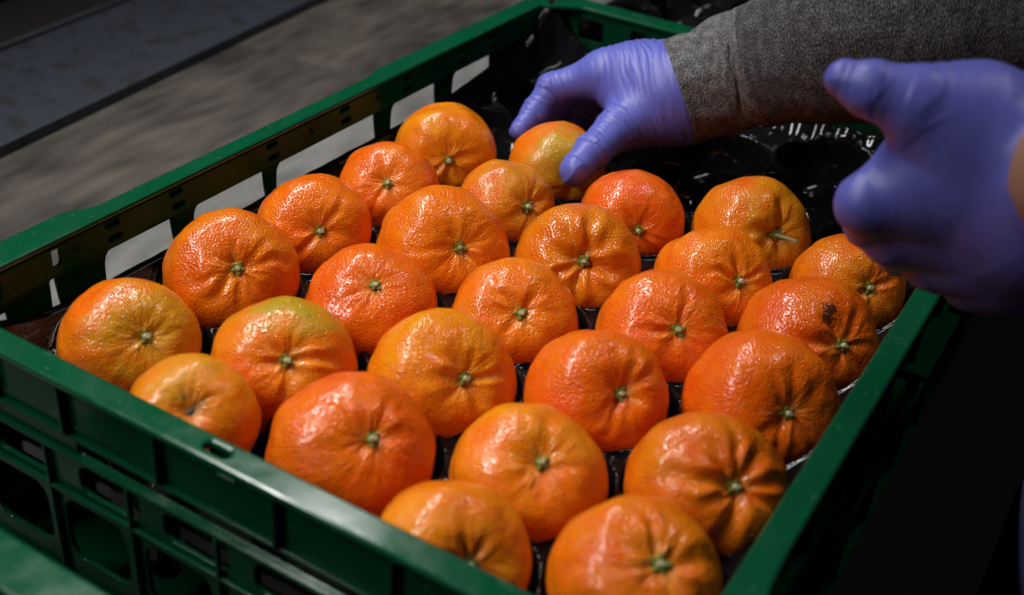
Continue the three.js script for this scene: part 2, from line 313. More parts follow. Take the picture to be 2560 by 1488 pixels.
tag(crate, 'dark green ventilated plastic crate holding the mandarins in its black tray', 'crate', 'green plastic crates');
{
  const near = crate.clone(); near.name = numbered('plastic_crate'); near.position.z += 0.72; scene.add(near);
  tag(near, 'blurred green plastic crate nearest the camera, only its bright rim corner showing', 'crate', 'green plastic crates');
}

// ---------- the black fruit trays ----------
const CUP_X = [0.005, 0.082, 0.158, 0.2335, 0.306], CUP_R = 0.0402;
const cups = [];
CUP_X.forEach((x, r) => { for (let k = 0; k < 8; k++) { const z = (r % 2 ? 0.003 : -0.0345) - 0.0742 * k; if (z > -0.54) cups.push([x, z]); } });
const T = { x0: -0.0443, x1: 0.3495, z0: -0.568, z1: 0.0345 };
function trayHeight(x, z) {
  const e = Math.min(x - T.x0, T.x1 - x, z - T.z0, T.z1 - z);
  const cornerF = Math.hypot(x - T.x0, z - T.z1), cornerB = Math.hypot(x - T.x0, z - T.z0);
  let yr = -0.006 + 0.0125 * (1 - sstep(0.0, 0.02, e)) + 0.006 * (1 - sstep(0.004, 0.05, cornerF)) + 0.028 * (1 - sstep(0.0, 0.05, cornerB)) + 0.0012 * Math.sin(x * 330 + 2 * N(x * 30, 1, z * 30)) * (1 - sstep(0.012, 0.05, z - T.z0)) + (1 - sstep(0, 0.018, x - T.x0)) * (0.009 * (1 - sstep(0, 0.085, T.z1 - z)) + 0.014 * (1 - sstep(0.02, 0.2, z - T.z0)));
  yr += 0.0009 * N(x * 60, 3, z * 60) + 0.0012 * Math.exp(-Math.pow((e - 0.0045) / 0.0011, 2)) + 0.003 * N(x * 38, 8, z * 38) * (1 - sstep(0.03, 0.08, Math.min(cornerB, cornerF)));
  let d1 = 9, d2 = 9, cx1 = 0, cz1 = 0; for (const [cx, cz] of cups) { const d = Math.hypot(x - cx, z - cz); if (d < d1) { d2 = d1; d1 = d; cx1 = cx; cz1 = cz; } else if (d < d2) d2 = d; }
  const t = d1 / CUP_R;
  const an = Math.atan2(z - cz1, x - cx1), flute = Math.cos(an * 48) + 0.6 * Math.cos(an * 23 + 1);
  const bead = (0.0023 + 0.00012 * flute) * Math.exp(-Math.pow((d1 - CUP_R - 0.0008) / 0.0021, 2)) * sstep(0.001, 0.004, e);
  if (t >= 1) return yr + bead;
  const bowl = -0.0405 + 0.034 * Math.pow(t, 5) + 0.0002 * N(x * 60, z * 60, 7);
  const edge = sstep(0.885 + 0.006 * flute, 1.0, t);
  let y = mix(bowl, yr, edge * edge) + bead;
  const saddle = sstep(0.006, 0.0, d2 - d1);                      // low ridge between two cups that meet
  return y + 0.002 * saddle * (1 - edge);
}
function trayGeometry(fine) {
  const pos = [], ind = [], steps = (a, b, step) => { const o = [a]; while (o[o.length - 1] < b - 1e-9) { const p = o[o.length - 1], s = step(p); o.push(p + s > b - s * 0.5 ? b : p + s); } return o; };
  const rimStep = (a, b, mid) => (p) => (fine && (p < a + 0.0075 || p > b - 0.0075) ? 0.00055 : mid(p));
  const xs = steps(T.x0, T.x1, rimStep(T.x0, T.x1, () => (fine ? 0.0009 : 0.0023))), zs = steps(T.z0, T.z1, rimStep(T.z0, T.z1, (z) => (fine ? (z < -0.29 ? 0.0008 : 0.0016) : 0.0023))), nx = xs.length - 1, nz = zs.length - 1;
  for (const z of zs) for (const x of xs) pos.push(x, trayHeight(x, z), z);
  for (let j = 0; j < nz; j++) for (let i = 0; i < nx; i++) { const a = j * (nx + 1) + i, b = a + 1, c = a + nx + 1, d = c + 1; ind.push(a, c, b, b, c, d); }
  // turned-down skirt
  const edge = []; for (let i = 0; i <= nx; i++) edge.push(nz * (nx + 1) + i); for (let j = nz - 1; j >= 0; j--) edge.push(j * (nx + 1) + nx); for (let i = nx - 1; i >= 0; i--) edge.push(i); for (let j = 1; j <= nz; j++) edge.push(j * (nx + 1));
  const lipAt = (k, drop, out) => edge.map((v) => { const x = pos[v * 3], y = pos[v * 3 + 1], z = pos[v * 3 + 2], ox = x < T.x0 + 1e-5 ? -out : x > T.x1 - 1e-5 ? out : 0, oz = z < T.z0 + 1e-5 ? -out : z > T.z1 - 1e-5 ? out : 0; pos.push(x + ox, y - drop, z + oz); return pos.length / 3 - 1; });
  const rows = [edge, lipAt(0, 0.0006, 0.0008), lipAt(1, 0.003, 0.0012), lipAt(2, 0.04, 0.0014)];
  for (let r = 0; r < 3; r++) for (let i = 0; i + 1 < edge.length; i++) { const a = rows[r][i], b = rows[r][i + 1], c = rows[r + 1][i], d = rows[r + 1][i + 1]; ind.push(a, c, b, b, c, d); }
  const g = new THREE.BufferGeometry(); g.setAttribute('position', new THREE.Float32BufferAttribute(pos, 3)); g.setIndex(ind); g.computeVertexNormals(); return g;
}
{
  const tray = new THREE.Mesh(trayGeometry(true), mTray); tray.name = numbered('fruit_tray'); tray.castShadow = tray.receiveShadow = true; scene.add(tray);
  tag(tray, 'glossy black moulded fruit tray with round cups, lying in the crate under the mandarins', 'tray', 'black fruit trays');
  const plainTray = trayGeometry(false);
  for (let k = 0; k < 4; k++) {
    const t2 = new THREE.Mesh(plainTray, mTray); t2.castShadow = t2.receiveShadow = true; t2.name = numbered('fruit_tray'); t2.position.set(-0.028 + 0.004 * k, -0.064 + 0.0205 * k, -0.628 + 0.003 * k); scene.add(t2);
    tag(t2, ['lowest of the empty black trays stacked behind the crate', 'second from the bottom of the empty black trays behind the crate', 'third from the bottom of the empty black trays behind the crate', 'topmost empty black tray of the stack behind the crate'][k], 'tray', 'black fruit trays');
  }
}

// ---------- the mandarins ----------
// pores shared by all peels: height map on a sheet laid from the stem outwards (equal steps of angle)
const THMAX = 2.3;
function poreMap(seed, size, r) {
  const h = new Float32Array(size * size).fill(0.6), R = rng(seed), pts = [], spacing = 0.0017 / r;   // in units of the radius
  const n = Math.round(4 * Math.PI / (spacing * spacing));
  for (let i = 0; i < n; i++) { const y = 1 - 2 * (i + 0.5) / n, a = i * 2.399963 + 0; const th = Math.acos(clamp(y, -1, 1)) + (R() - 0.5) * spacing * 0.9, ph = a + (R() - 0.5) * spacing * 0.9 / Math.max(0.2, Math.sin(th)); if (th < THMAX) pts.push([th, ph, 0.5 + 0.9 * R() * R()]); }
  const half = size / 2, px = half / THMAX;
  for (const [th, ph, w] of pts) {
    const cx = half + px * th * Math.cos(ph), cy = half + px * th * Math.sin(ph), rad = spacing * 0.42 * (0.75 + 0.35 * w), str = Math.max(1, th / Math.max(0.05, Math.sin(th))), rr = Math.ceil(rad * px * str * 1.6) + 1;
    const ct = Math.cos(ph), st = Math.sin(ph);
    for (let j = Math.max(0, Math.floor(cy - rr)); j <= Math.min(size - 1, cy + rr); j++) for (let i = Math.max(0, Math.floor(cx - rr)); i <= Math.min(size - 1, cx + rr); i++) {
      const dx = (i - cx) / px, dy = (j - cy) / px, along_ = dx * ct + dy * st, acr = (-dx * st + dy * ct) / str, d = Math.hypot(along_, acr) / rad;
      if (d < 1.6) h[j * size + i] -= 0.36 * w * Math.exp(-d * d * 2.6);
    }
  }
  const tx = tex(size, size, (i, j, c) => { const x = (i - half) / px, y = (j - half) / px; c[0] = c[1] = c[2] = h[j * size + i] + 0.02 * N(x * 45, y * 45, seed) + 0.035 * N(x * 14, y * 14, seed + 5); });
  tx.wrapS = tx.wrapT = THREE.ClampToEdgeWrapping; tx.userData = { h, size };
  return tx;
}
const pores = [11, 23, 37].map((s) => poreMap(s, 1280, 0.038));

function makeMandarin(m, i) {
  const R = rng(1000 + i * 77), rad = m.d / 2, ob = 0.86 * rad, s = i * 13.7 + 2;
  const axis = V(m.ax, m.ay, m.az).normalize();
  const quat = new THREE.Quaternion().setFromUnitVectors(V(0, 1, 0), axis).multiply(new THREE.Quaternion().setFromAxisAngle(V(0, 1, 0), R() * 6.28));
  const centre = V(m.x, m.y, m.z);
  // folds that run out from the stem
  const folds = [], nf = m.folds ?? 6;
  for (let k = 0; k < nf; k++) folds.push({ a: (k + 0.75 * (R() - 0.5)) / nf * 2 * Math.PI, len: (0.45 + 0.6 * R()) * (m.reach ?? 1), w: 0.045 + 0.05 * R(), d: (0.35 + 0.9 * R() * R()) * (m.fold ?? 1), s: R() * 20 });
  const dimple = (m.dimple ?? 1) * (0.075 + 0.05 * R()), dw = 0.24 + 0.1 * R(), shoulder = 2.2 + 0.35 * R();
  function shape(th, ph, out) {
    const st = Math.sin(th), ct = Math.cos(th), cx = Math.cos(ph), sz = Math.sin(ph);
    const k = Math.pow(Math.pow(Math.abs(st), shoulder) + Math.pow(Math.abs(ct), shoulder), -1 / shoulder);
    const nx = st * cx, ny = ct, nz = st * sz;
    let d = 1 + 0.045 * N(nx * 1.3 + s, ny * 1.3, nz * 1.3) + 0.03 * N(nx * 2.8 + s, ny * 2.8 + 5, nz * 2.8) + 0.006 * N(nx * 9 + s, ny * 9, nz * 9);
    const near = Math.exp(-Math.pow(th / 0.75, 2));
    d += 0.022 * near * N(cx * 1.8 + s, sz * 1.8, th * 1.2) * sstep(0.05, 0.25, th);
    d += 0.012 * near * N(cx * 5 + s, sz * 5, th * 4) * sstep(0.03, 0.15, th) + 0.005 * near * N(cx * 12 + s, sz * 12, th * 9) * sstep(0.03, 0.15, th);
    for (const f of folds) {
      let da = ph - f.a + 0.16 * N(th * 3, f.s, 1); da = Math.atan2(Math.sin(da), Math.cos(da));
      const w = f.w * (0.8 + th), x = da * Math.max(st, 0.05) / w;
      if (Math.abs(x) < 3.5) { const env = sstep(0.03, 0.14, th) * (1 - sstep(0.35 * f.len, f.len, th)); d -= 0.058 * f.d * env * (Math.exp(-x * x) - 0.35 * Math.exp(-Math.pow(Math.abs(x) - 1.7, 2) * 1.4)); }
    }
    let y = ob * ct * k * d; const r = rad * k * d * 0.985;
    y -= rad * (dimple * Math.exp(-Math.pow(th / dw, 2)) + 0.03 * Math.exp(-Math.pow(th / 0.09, 2)));
    out[0] = r * st * cx; out[1] = y; out[2] = r * st * sz;
    return out;
  }
  const nt = 104, np = 168, pos = [], uv = [], ind = [], p = [0, 0, 0];
  for (let a = 0; a <= nt; a++) { const th = Math.PI * Math.pow(a / nt, 1.25); for (let b = 0; b <= np; b++) { const ph = b / np * 2 * Math.PI; shape(th, b === np ? 0 : ph, p); pos.push(p[0], p[1], p[2]); uv.push(0.5 + 0.5 * th / THMAX * Math.cos(ph), 0.5 + 0.5 * th / THMAX * Math.sin(ph)); } }
  for (let a = 0; a < nt; a++) for (let b = 0; b < np; b++) { const q = a * (np + 1) + b, w = q + np + 1; if (a) ind.push(q, q + 1, w + 1); ind.push(q, w + 1, w); }
  const g = new THREE.BufferGeometry(); g.setAttribute('position', new THREE.Float32BufferAttribute(pos, 3)); g.setAttribute('uv', new THREE.Float32BufferAttribute(uv, 2)); g.setIndex(ind); g.computeVertexNormals();
  { const n = g.attributes.normal; for (let a = 0; a <= nt; a++) { const q = a * (np + 1), w = q + np, v = V(n.getX(q) + n.getX(w), n.getY(q) + n.getY(w), n.getZ(q) + n.getZ(w)).normalize(); n.setXYZ(q, v.x, v.y, v.z); n.setXYZ(w, v.x, v.y, v.z); } }
  // the skin's own colour
  const S = 512, half = S / 2, px = half / THMAX, inv = quat.clone().invert();
  const gp = m.green ? V(m.gx ?? 0, m.gy ?? 1, m.gz ?? 0).normalize().applyQuaternion(inv) : null;
  const base = [mix(0.76, 0.78, m.hue), mix(0.108, 0.25, m.hue), mix(0.004, 0.005, m.hue)];
  const facing = (dx, dy) => V(0, 0, 0).addScaledVector(V(1, 0, 0).transformDirection(camera.matrixWorld), dx).addScaledVector(V(0, 1, 0).transformDirection(camera.matrixWorld), dy).applyQuaternion(inv);
  const marks = (m.marks ?? []).map((q) => { const c = facing(q.right, q.up), e = facing(Math.cos(q.turn ?? 0), Math.sin(q.turn ?? 0)); return { ...q, u: c.x, v: c.z, ca: e.x / Math.hypot(e.x, e.z), sa: e.z / Math.hypot(e.x, e.z) }; });
  const tone = m.tone ?? 1, ph = pores[i % 3].userData;
  const cmap = tex(S, S, (ii, jj, c) => {
    const x = (ii + 0.5 - half) / px, y = (jj + 0.5 - half) / px, th = Math.hypot(x, y), f = Math.sin(Math.min(th, 3.1))  / Math.max(th, 1e-4), nx = x * f, nz = y * f, ny = Math.cos(th);
    if (th > 2.1) { c[0] = toS(base[0] * tone); c[1] = toS(base[1] * tone); c[2] = toS(base[2] * tone); return; }
    const a = N(nx * 1.6 + s, ny * 1.6, nz * 1.6), b = N(nx * 4.2 + s, ny * 4.2 + 9, nz * 4.2), d = N(nx * 17 + s, ny * 17, nz * 17), e = N(nx * 45, ny * 45 + s, nz * 45);
    const hs = 0.34 * a + 0.2 * b + 0.08 * d;                       // towards yellow or red
    let r = base[0] * (1 + 0.04 * d), gr = base[1] * (1 + hs + 0.1 * e), bl = base[2] * (1 + 0.4 * hs);
    const hp = ph.h[Math.min(ph.size - 1, Math.floor(jj / S * ph.size)) * ph.size + Math.min(ph.size - 1, Math.floor(ii / S * ph.size))];
    const oil = clamp((0.55 - hp) * 1.6); gr *= 1 - 0.5 * oil; r *= 1 - 0.17 * oil;   // oil glands are a deeper orange
    if (gp) { const w = m.green * sstep(0.35, 1.0, nx * gp.x + ny * gp.y + nz * gp.z + 0.3 * b + 0.14 * d + 0.1 * a); r = mix(r, 0.40, w); gr = mix(gr, 0.27, w); bl = mix(bl, 0.012, w); }
    const ring = Math.exp(-Math.pow((th - 0.03) / 0.13, 2)) * (0.6 + 0.5 * b + 0.4 * d); r = mix(r, 0.38, clamp(ring * 0.55)); gr = mix(gr, 0.27, clamp(ring * 0.55)); bl = mix(bl, 0.03, clamp(ring * 0.55));
    const ang = Math.atan2(y, x), ray = sstep(0.1, 0.5, N(Math.cos(ang) * 7 + s, Math.sin(ang) * 7, th * 2.5) + 0.25 * N(Math.cos(ang) * 16, Math.sin(ang) * 16, s)) * Math.exp(-Math.pow(th / 0.34, 2)) * sstep(0.08, 0.16, th) * (m.pale ?? 0.5);
    r = mix(r, 0.86, ray * 0.5); gr = mix(gr, 0.42, ray * 0.6); bl = mix(bl, 0.13, ray * 0.6);
    const sc = sstep(0.42, 0.52, N(nx * 8 + s * 3, ny * 8, nz * 8)) * sstep(0.0, 0.3, N(nx * 30, ny * 30, nz * 30 + s)) * 0.5;            // corky flecks
    r = mix(r, 0.5, sc * 0.7); gr = mix(gr, 0.25, sc * 0.7); bl = mix(bl, 0.08, sc * 0.7);
    for (const q of marks) {                                // bruises, nicks and scratches: [dx, dy, length, width, r, g, b]
      const { ca, sa } = q, ux = ((x - q.u) * ca + (y - q.v) * sa) / q.len, uy = (-(x - q.u) * sa + (y - q.v) * ca) / q.wid, w = (1 - sstep(0.55, 1.05, Math.hypot(ux, uy) + 0.55 * N(x * 14, y * 14, s) + 0.3 * N(x * 40, y * 40, s))) * q.k;
      r = mix(r, q.r, w); gr = mix(gr, q.g, w); bl = mix(bl, q.b, w);
    }
    c[0] = toS(r * tone); c[1] = toS(gr * tone); c[2] = toS(bl * tone);
  }, true);
  cmap.wrapS = cmap.wrapT = THREE.ClampToEdgeWrapping;
  const mat = new THREE.MeshPhysicalMaterial({ name: 'mandarin_peel', map: cmap, bumpMap: pores[i % 3], bumpScale: 0.00085, roughness: m.rough ?? 0.14, ior: 1.48, specularIntensity: 0.85 });
  const o = thing('mandarin', V(m.x, m.y - ob, m.z), m.label, 'mandarin', 'mandarins in the crate');
  const place = (geo) => { geo.applyQuaternion(quat); geo.translate(centre.x, centre.y, centre.z); return geo; };
  part('peel', place(g), mat, o);
  // green star of the calyx and the cut stem
  const y0 = shape(0.0001, 0, [0, 0, 0])[1];
  if (m.stem === 'scar') {
    part('stem_scar', place(new THREE.SphereGeometry(0.0022, 14, 8).scale(1, 0.3, 0.7).translate(0, y0 + 0.0006, 0)), mScar, o);
  } else if (m.stem !== 'hidden') {
    const lobes = 5, cg = [], ci = [], rings = 5, seg = 60, cr = (m.calyx ?? 1) * (0.0037 + 0.0007 * R());
    const lob = Array.from({ length: lobes }, () => 0.8 + 0.45 * R()), turn = R() * 6.3;
    for (let a = 0; a <= rings; a++) for (let b = 0; b < seg; b++) {
      const f = a / rings, an = b / seg * 2 * Math.PI, ll = ((b / seg * lobes) % 1), li = Math.floor(b / seg * lobes), star = mix(0.5, lob[li], Math.pow(1 - Math.abs(2 * ll - 1), 0.8)), r = cr * f * star;
      cg.push(r * Math.cos(an + turn), y0 + 0.0011 + 0.0011 * (1 - f) + 0.0012 * f * f * star + 0.0004 * N(an * 3, f * 4, s), r * Math.sin(an + turn));
    }
    const bottomAt = cg.length / 3; for (let b = 0; b < seg; b++) { const q = (rings * seg + b) * 3; cg.push(cg[q] * 0.8, y0 - 0.0005, cg[q + 2] * 0.8); }
    for (let a = 0; a < rings; a++) for (let b = 0; b < seg; b++) { const q = a * seg + b, w = a * seg + (b + 1) % seg; ci.push(q, w, q + seg, w, w + seg, q + seg); }
    for (let b = 0; b < seg; b++) { const q = rings * seg + b, w = rings * seg + (b + 1) % seg; ci.push(q, w, bottomAt + b, w, bottomAt + (b + 1) % seg, bottomAt + b); }
    const c = new THREE.BufferGeometry(); c.setAttribute('position', new THREE.Float32BufferAttribute(cg, 3)); c.setIndex(ci); c.computeVertexNormals();
    part('calyx', place(c), mCalyx, o);
    const len = m.stemLength ?? 0.0022 + 0.0014 * R(), sr = 0.0011 + 0.0004 * R(), lean = m.lean ?? 0.35 * (R() - 0.3), la0 = R() * 6.3, ld = m.stemRight ? facing(m.stemRight, m.stemUp) : null, la = ld ? Math.atan2(ld.z, ld.x) : la0;
    const sg = new THREE.CylinderGeometry(sr * 0.95, sr * 1.15, len, 12, 4), sp = sg.attributes.position;
    for (let q = 0; q < sp.count; q++) { const t = sp.getY(q) / len + 0.5, w = 1 + 0.25 * N(sp.getX(q) * 900, t * 4, sp.getZ(q) * 900 + s); sp.setXYZ(q, sp.getX(q) * w + lean * t * (0.6 + 0.4 * t) * len * Math.cos(la), y0 + 0.0016 + t * len, sp.getZ(q) * w + lean * t * (0.6 + 0.4 * t) * len * Math.sin(la)); }
    sg.computeVertexNormals();
    part('stem', place(sg), m.stemRight ? mGreenStem : mStem, o);
  }
  return o;
}
const MANDARINS = [
  { x: 0.0067, y: 0, z: -0.0292, d: 0.0755, ax: 0.72, ay: 0.65, az: 0.23, hue: 0.4, green: 0.58, gx: 0.75, gy: 0.62, gz: 0.05, pale: 0.8, fold: 0.7, label: 'large mandarin in the front left corner, yellow green round its star shaped stem end' },
  { x: 0.0006, y: 0.0014, z: -0.1144, d: 0.0793, ax: 0.62, ay: 0.62, az: 0.47, hue: 0.35, folds: 9, fold: 1.35, reach: 1, tone: 0.92, label: 'mandarin with deep pleats all round its stem, second along the left wall' },
  { x: 0.0021, y: -0.0013, z: -0.1882, d: 0.0744, ax: 0.65, ay: 0.5, az: 0.58, hue: 0.3, pale: 0.9, fold: 0.7, label: 'bright mandarin third along the left wall, behind the deeply pleated one' },
  { x: 0.0076, y: 0, z: -0.2602, d: 0.0694, ax: 0.42, ay: 0.64, az: 0.64, hue: 0.2, pale: 1, fold: 0.55, label: 'reddish mandarin fourth along the left wall, in front of the farthest yellow orange one' },
  { x: 0.0034, y: 0, z: -0.3344, d: 0.0738, ax: 0.6, ay: 0.28, az: 0.75, hue: 0.7, folds: 7, fold: 0.8, label: 'yellow orange mandarin farthest back along the left wall, below the empty cups' },
  { x: 0.083, y: 0.0066, z: 0.003, d: 0.0652, ax: 0.48, ay: 0.75, az: 0.45, hue: 0.75, stem: 'scar', fold: 0.5, pale: 1, green: 0.35, gx: -0.3, gy: 0.9, gz: -0.3, marks: [{ right: 0.12, up: 0.1, len: 0.2, wid: 0.09, turn: 0.9, k: 0.5, r: 0.36, g: 0.2, b: 0.08 }, { right: -0.1, up: 0.2, len: 0.08, wid: 0.05, turn: 0.2, k: 0.6, r: 0.2, g: 0.1, b: 0.04 }], label: 'yellowish mandarin without a stem, half hidden by the front rim at the left' },
  { x: 0.0837, y: 0.0001, z: -0.0635, d: 0.0777, ax: 0.53, ay: 0.67, az: 0.51, hue: 0.5, green: 0.95, gx: -0.15, gy: 0.85, gz: -0.55, folds: 8, fold: 0.8, label: 'mandarin with a green patch across its top, right of the front left corner' },
  { x: 0.0847, y: -0.0017, z: -0.1383, d: 0.0763, ax: 0.35, ay: 0.87, az: 0.36, hue: 0.08, pale: 1, folds: 8, fold: 0.5, label: 'shiny red orange mandarin with a flat top and a bright green star' },
  { x: 0.0816, y: -0.0003, z: -0.2161, d: 0.0834, ax: 0.68, ay: 0.56, az: 0.47, hue: 0.35, fold: 0.9, label: 'large mandarin with a red crown, behind the shiny flat topped one' },
  { x: 0.0811, y: -0.0047, z: -0.2918, d: 0.0722, ax: 0.77, ay: 0.56, az: 0.3, hue: 0.55, tone: 0.93, green: 0.3, gx: 0.5, gy: 0.8, gz: 0, fold: 0.8, label: 'dull orange mandarin directly in front of the one held by the gloved hand' },
  { x: 0.0821, y: -0.0001, z: -0.3608, d: 0.0708, ax: 0.75, ay: 0.05, az: 0.66, hue: 0.5, stem: 'hidden', green: 0.8, gx: 0.6, gy: 0.6, gz: 0.45, fold: 0.3, label: 'mandarin held between thumb and fingers of the gloved hand' },
  { x: 0.1598, y: 0.0047, z: -0.0234, d: 0.0809, ax: 0.58, ay: 0.77, az: 0.26, hue: 0.15, fold: 0.7, label: 'largest looking red orange mandarin behind the front rim, left of the middle' },
  { x: 0.1578, y: -0.0003, z: -0.1023, d: 0.08, ax: 0.71, ay: 0.61, az: 0.34, hue: 0.75, fold: 0.75, label: 'large smooth yellow orange mandarin in the middle of the crate' },
  { x: 0.157, y: -0.0037, z: -0.178, d: 0.0765, ax: 0.44, ay: 0.71, az: 0.54, hue: 0.4, folds: 6, fold: 1.1, label: 'mandarin at the centre with broad folds, just behind the smooth yellow one' },
  { x: 0.1579, y: -0.0001, z: -0.253, d: 0.0805, ax: 0.44, ay: 0.61, az: 0.66, hue: 0.62, tone: 0.86, folds: 10, fold: 1.7, reach: 1.25, dimple: 1.5, label: 'brownish ochre mandarin with the deepest long grooves of all' },
  { x: 0.1592, y: 0, z: -0.3252, d: 0.0717, ax: 0.53, ay: 0.33, az: 0.78, hue: 0.05, fold: 0.7, label: 'red orange mandarin just below the tip of the gloved thumb' },
  { x: 0.2363, y: 0.0043, z: 0.0072, d: 0.0714, ax: 0.65, ay: 0.63, az: 0.42, hue: 0.6, folds: 6, fold: 1.1, dimple: 1.4, label: 'mandarin cut off by the front rim, its stem end in shadow' },
  { x: 0.2339, y: -0.0022, z: -0.0638, d: 0.0756, ax: 0.4, ay: 0.85, az: 0.34, hue: 0.7, folds: 8, fold: 0.8, pale: 0.8, label: 'yellow orange mandarin with thin pale rays round its stem, near the front' },
  { x: 0.2315, y: 0, z: -0.1386, d: 0.0767, ax: 0.65, ay: 0.66, az: 0.38, hue: 0.15, fold: 0.9, dimple: 1.3, label: 'deep orange mandarin right of the smooth yellow one' },
  { x: 0.2351, y: 0.0006, z: -0.2132, d: 0.0767, ax: 0.49, ay: 0.67, az: 0.56, hue: 0.18, pale: 1, fold: 0.6, label: 'red orange mandarin with a frayed star, right of the centre' },
  { x: 0.235, y: -0.0019, z: -0.2863, d: 0.0748, ax: 0.69, ay: 0.6, az: 0.41, hue: 0.4, folds: 6, fold: 1, label: 'mandarin between the long stemmed one and the one with the frayed star' },
  { x: 0.2308, y: 0, z: -0.3613, d: 0.0793, ax: 0.72, ay: 0.49, az: 0.5, hue: 0.5, tone: 0.88, folds: 6, fold: 1.3, dimple: 1.4, stemLength: 0.009, lean: 1.3, stemRight: 0.9, stemUp: -0.35, green: 0.4, gx: 0.8, gy: 0.6, gz: 0.2, label: 'brownish mandarin with a long cut stem, farthest back on the right' },
  { x: 0.308, y: 0.0026, z: -0.0289, d: 0.0758, ax: 0.42, ay: 0.87, az: 0.27, hue: 0.45, folds: 8, fold: 0.85, calyx: 1.2, label: 'mandarin nearest the camera in the front right corner, blurred' },
  { x: 0.3089, y: -0.0006, z: -0.1054, d: 0.0802, ax: 0.56, ay: 0.72, az: 0.41, hue: 0.45, tone: 0.92, folds: 9, fold: 1.5, reach: 1.2, dimple: 1.3, label: 'strongly grooved mandarin against the right wall, second from the front' },
  { x: 0.306, y: 0.0017, z: -0.1832, d: 0.0813, ax: 0.62, ay: 0.52, az: 0.59, hue: 0.1, folds: 6, fold: 1, label: 'red orange mandarin against the right wall, third from the front' },
  { x: 0.306, y: -0.0015, z: -0.2611, d: 0.0814, ax: 0.68, ay: 0.54, az: 0.49, hue: 0.12, tone: 0.9, folds: 6, fold: 1.1, dimple: 1.4, marks: [{ right: -0.22, up: 0.45, len: 0.24, wid: 0.12, turn: 1.1, k: 0.92, r: 0.03, g: 0.012, b: 0.006 }], label: 'dark mandarin with a black scar above its stem, beside the right wall' },
  { x: 0.305, y: -0.0014, z: -0.3347, d: 0.0718, ax: 0.59, ay: 0.57, az: 0.58, hue: 0.45, tone: 0.88, folds: 6, fold: 0.8, label: 'mandarin under the blurred gloved hand at the back right' },
];
MANDARINS.forEach(makeMandarin);

// ---------- the person ----------
const bone = (a, b, ra, rb) => ({ a, b, ra, rb });
const chain = (pts) => pts.slice(1).map((p, i) => bone(pts[i].p, p.p, pts[i].r, p.r));
const J = (sx, sy, d, r) => ({ p: sight(sx, sy, d), r });
// right hand: its fingers reach round the far side of a mandarin, its thumb lies on the near side
const rightHand = {
  wrist: [J(1850, 185, 0.835, 0.030), J(1700, 232, 0.845, 0.031)],
  palm: [...chain([J(1700, 220, 0.85, 0.030), J(1590, 205, 0.862, 0.0265), J(1510, 186, 0.865, 0.0165)]),
    ...chain([J(1700, 225, 0.86, 0.030), J(1560, 200, 0.885, 0.020)]),
    ...chain([J(1700, 235, 0.87, 0.028), J(1580, 225, 0.905, 0.016)]),
    ...chain([J(1680, 255, 0.85, 0.0285), J(1600, 290, 0.848, 0.0215)])],
  fingers: [
    chain([J(1510, 184, 0.865, 0.0145), J(1382, 222, 0.878, 0.0112), J(1336, 282, 0.878, 0.0095), J(1297, 328, 0.87, 0.0062)]),
    chain([J(1545, 195, 0.885, 0.0145), J(1415, 232, 0.90, 0.0112), J(1360, 300, 0.902, 0.0095), J(1330, 350, 0.894, 0.0075)]),
    chain([J(1570, 215, 0.905, 0.0135), J(1450, 262, 0.918, 0.0105), J(1420, 330, 0.918, 0.009), J(1402, 375, 0.908, 0.0075)]),
    chain([J(1590, 240, 0.912, 0.012), J(1500, 290, 0.925, 0.009), J(1475, 340, 0.922, 0.008), J(1460, 375, 0.914, 0.0065)]),
  ],
  thumb: chain([J(1620, 285, 0.848, 0.021), J(1545, 322, 0.835, 0.0152), J(1480, 380, 0.818, 0.0118), J(1437, 425, 0.808, 0.0104)]),
};
const leftHand = {
  wrist: [J(2592, 480, 0.52, 0.040), J(2706, 448, 0.478, 0.0305)],
  palm: [...chain([J(2420, 318, 0.505, 0.023), J(2500, 400, 0.515, 0.034), J(2600, 480, 0.515, 0.043)]),
    ...chain([J(2560, 470, 0.515, 0.042), J(2400, 440, 0.52, 0.0285), J(2330, 455, 0.525, 0.020)]),
    ...chain([J(2560, 500, 0.52, 0.040), J(2390, 540, 0.535, 0.020)]),
    ...chain([J(2580, 540, 0.525, 0.038), J(2450, 610, 0.54, 0.019)]),
    ...chain([J(2600, 560, 0.53, 0.036), J(2520, 670, 0.54, 0.017)])],
  fingers: [
    chain([J(2330, 462, 0.520, 0.0195), J(2165, 510, 0.522, 0.0128), J(2176, 558, 0.540, 0.0112), J(2230, 590, 0.566, 0.009)]),
    chain([J(2390, 550, 0.532, 0.0165), J(2228, 592, 0.54, 0.0125), J(2255, 630, 0.565, 0.0108), J(2310, 645, 0.58, 0.009)]),
    chain([J(2450, 620, 0.538, 0.016), J(2325, 652, 0.552, 0.0120), J(2355, 680, 0.576, 0.0105), J(2400, 690, 0.585, 0.009)]),
    chain([J(2520, 680, 0.54, 0.0145), J(2430, 712, 0.556, 0.0105), J(2450, 722, 0.576, 0.0092), J(2490, 720, 0.584, 0.008)]),
  ],
  thumb: chain([J(2420, 306, 0.503, 0.0225), J(2290, 256, 0.498, 0.0150), J(2180, 223, 0.500, 0.0116), J(2110, 197, 0.503, 0.0082)]),
};
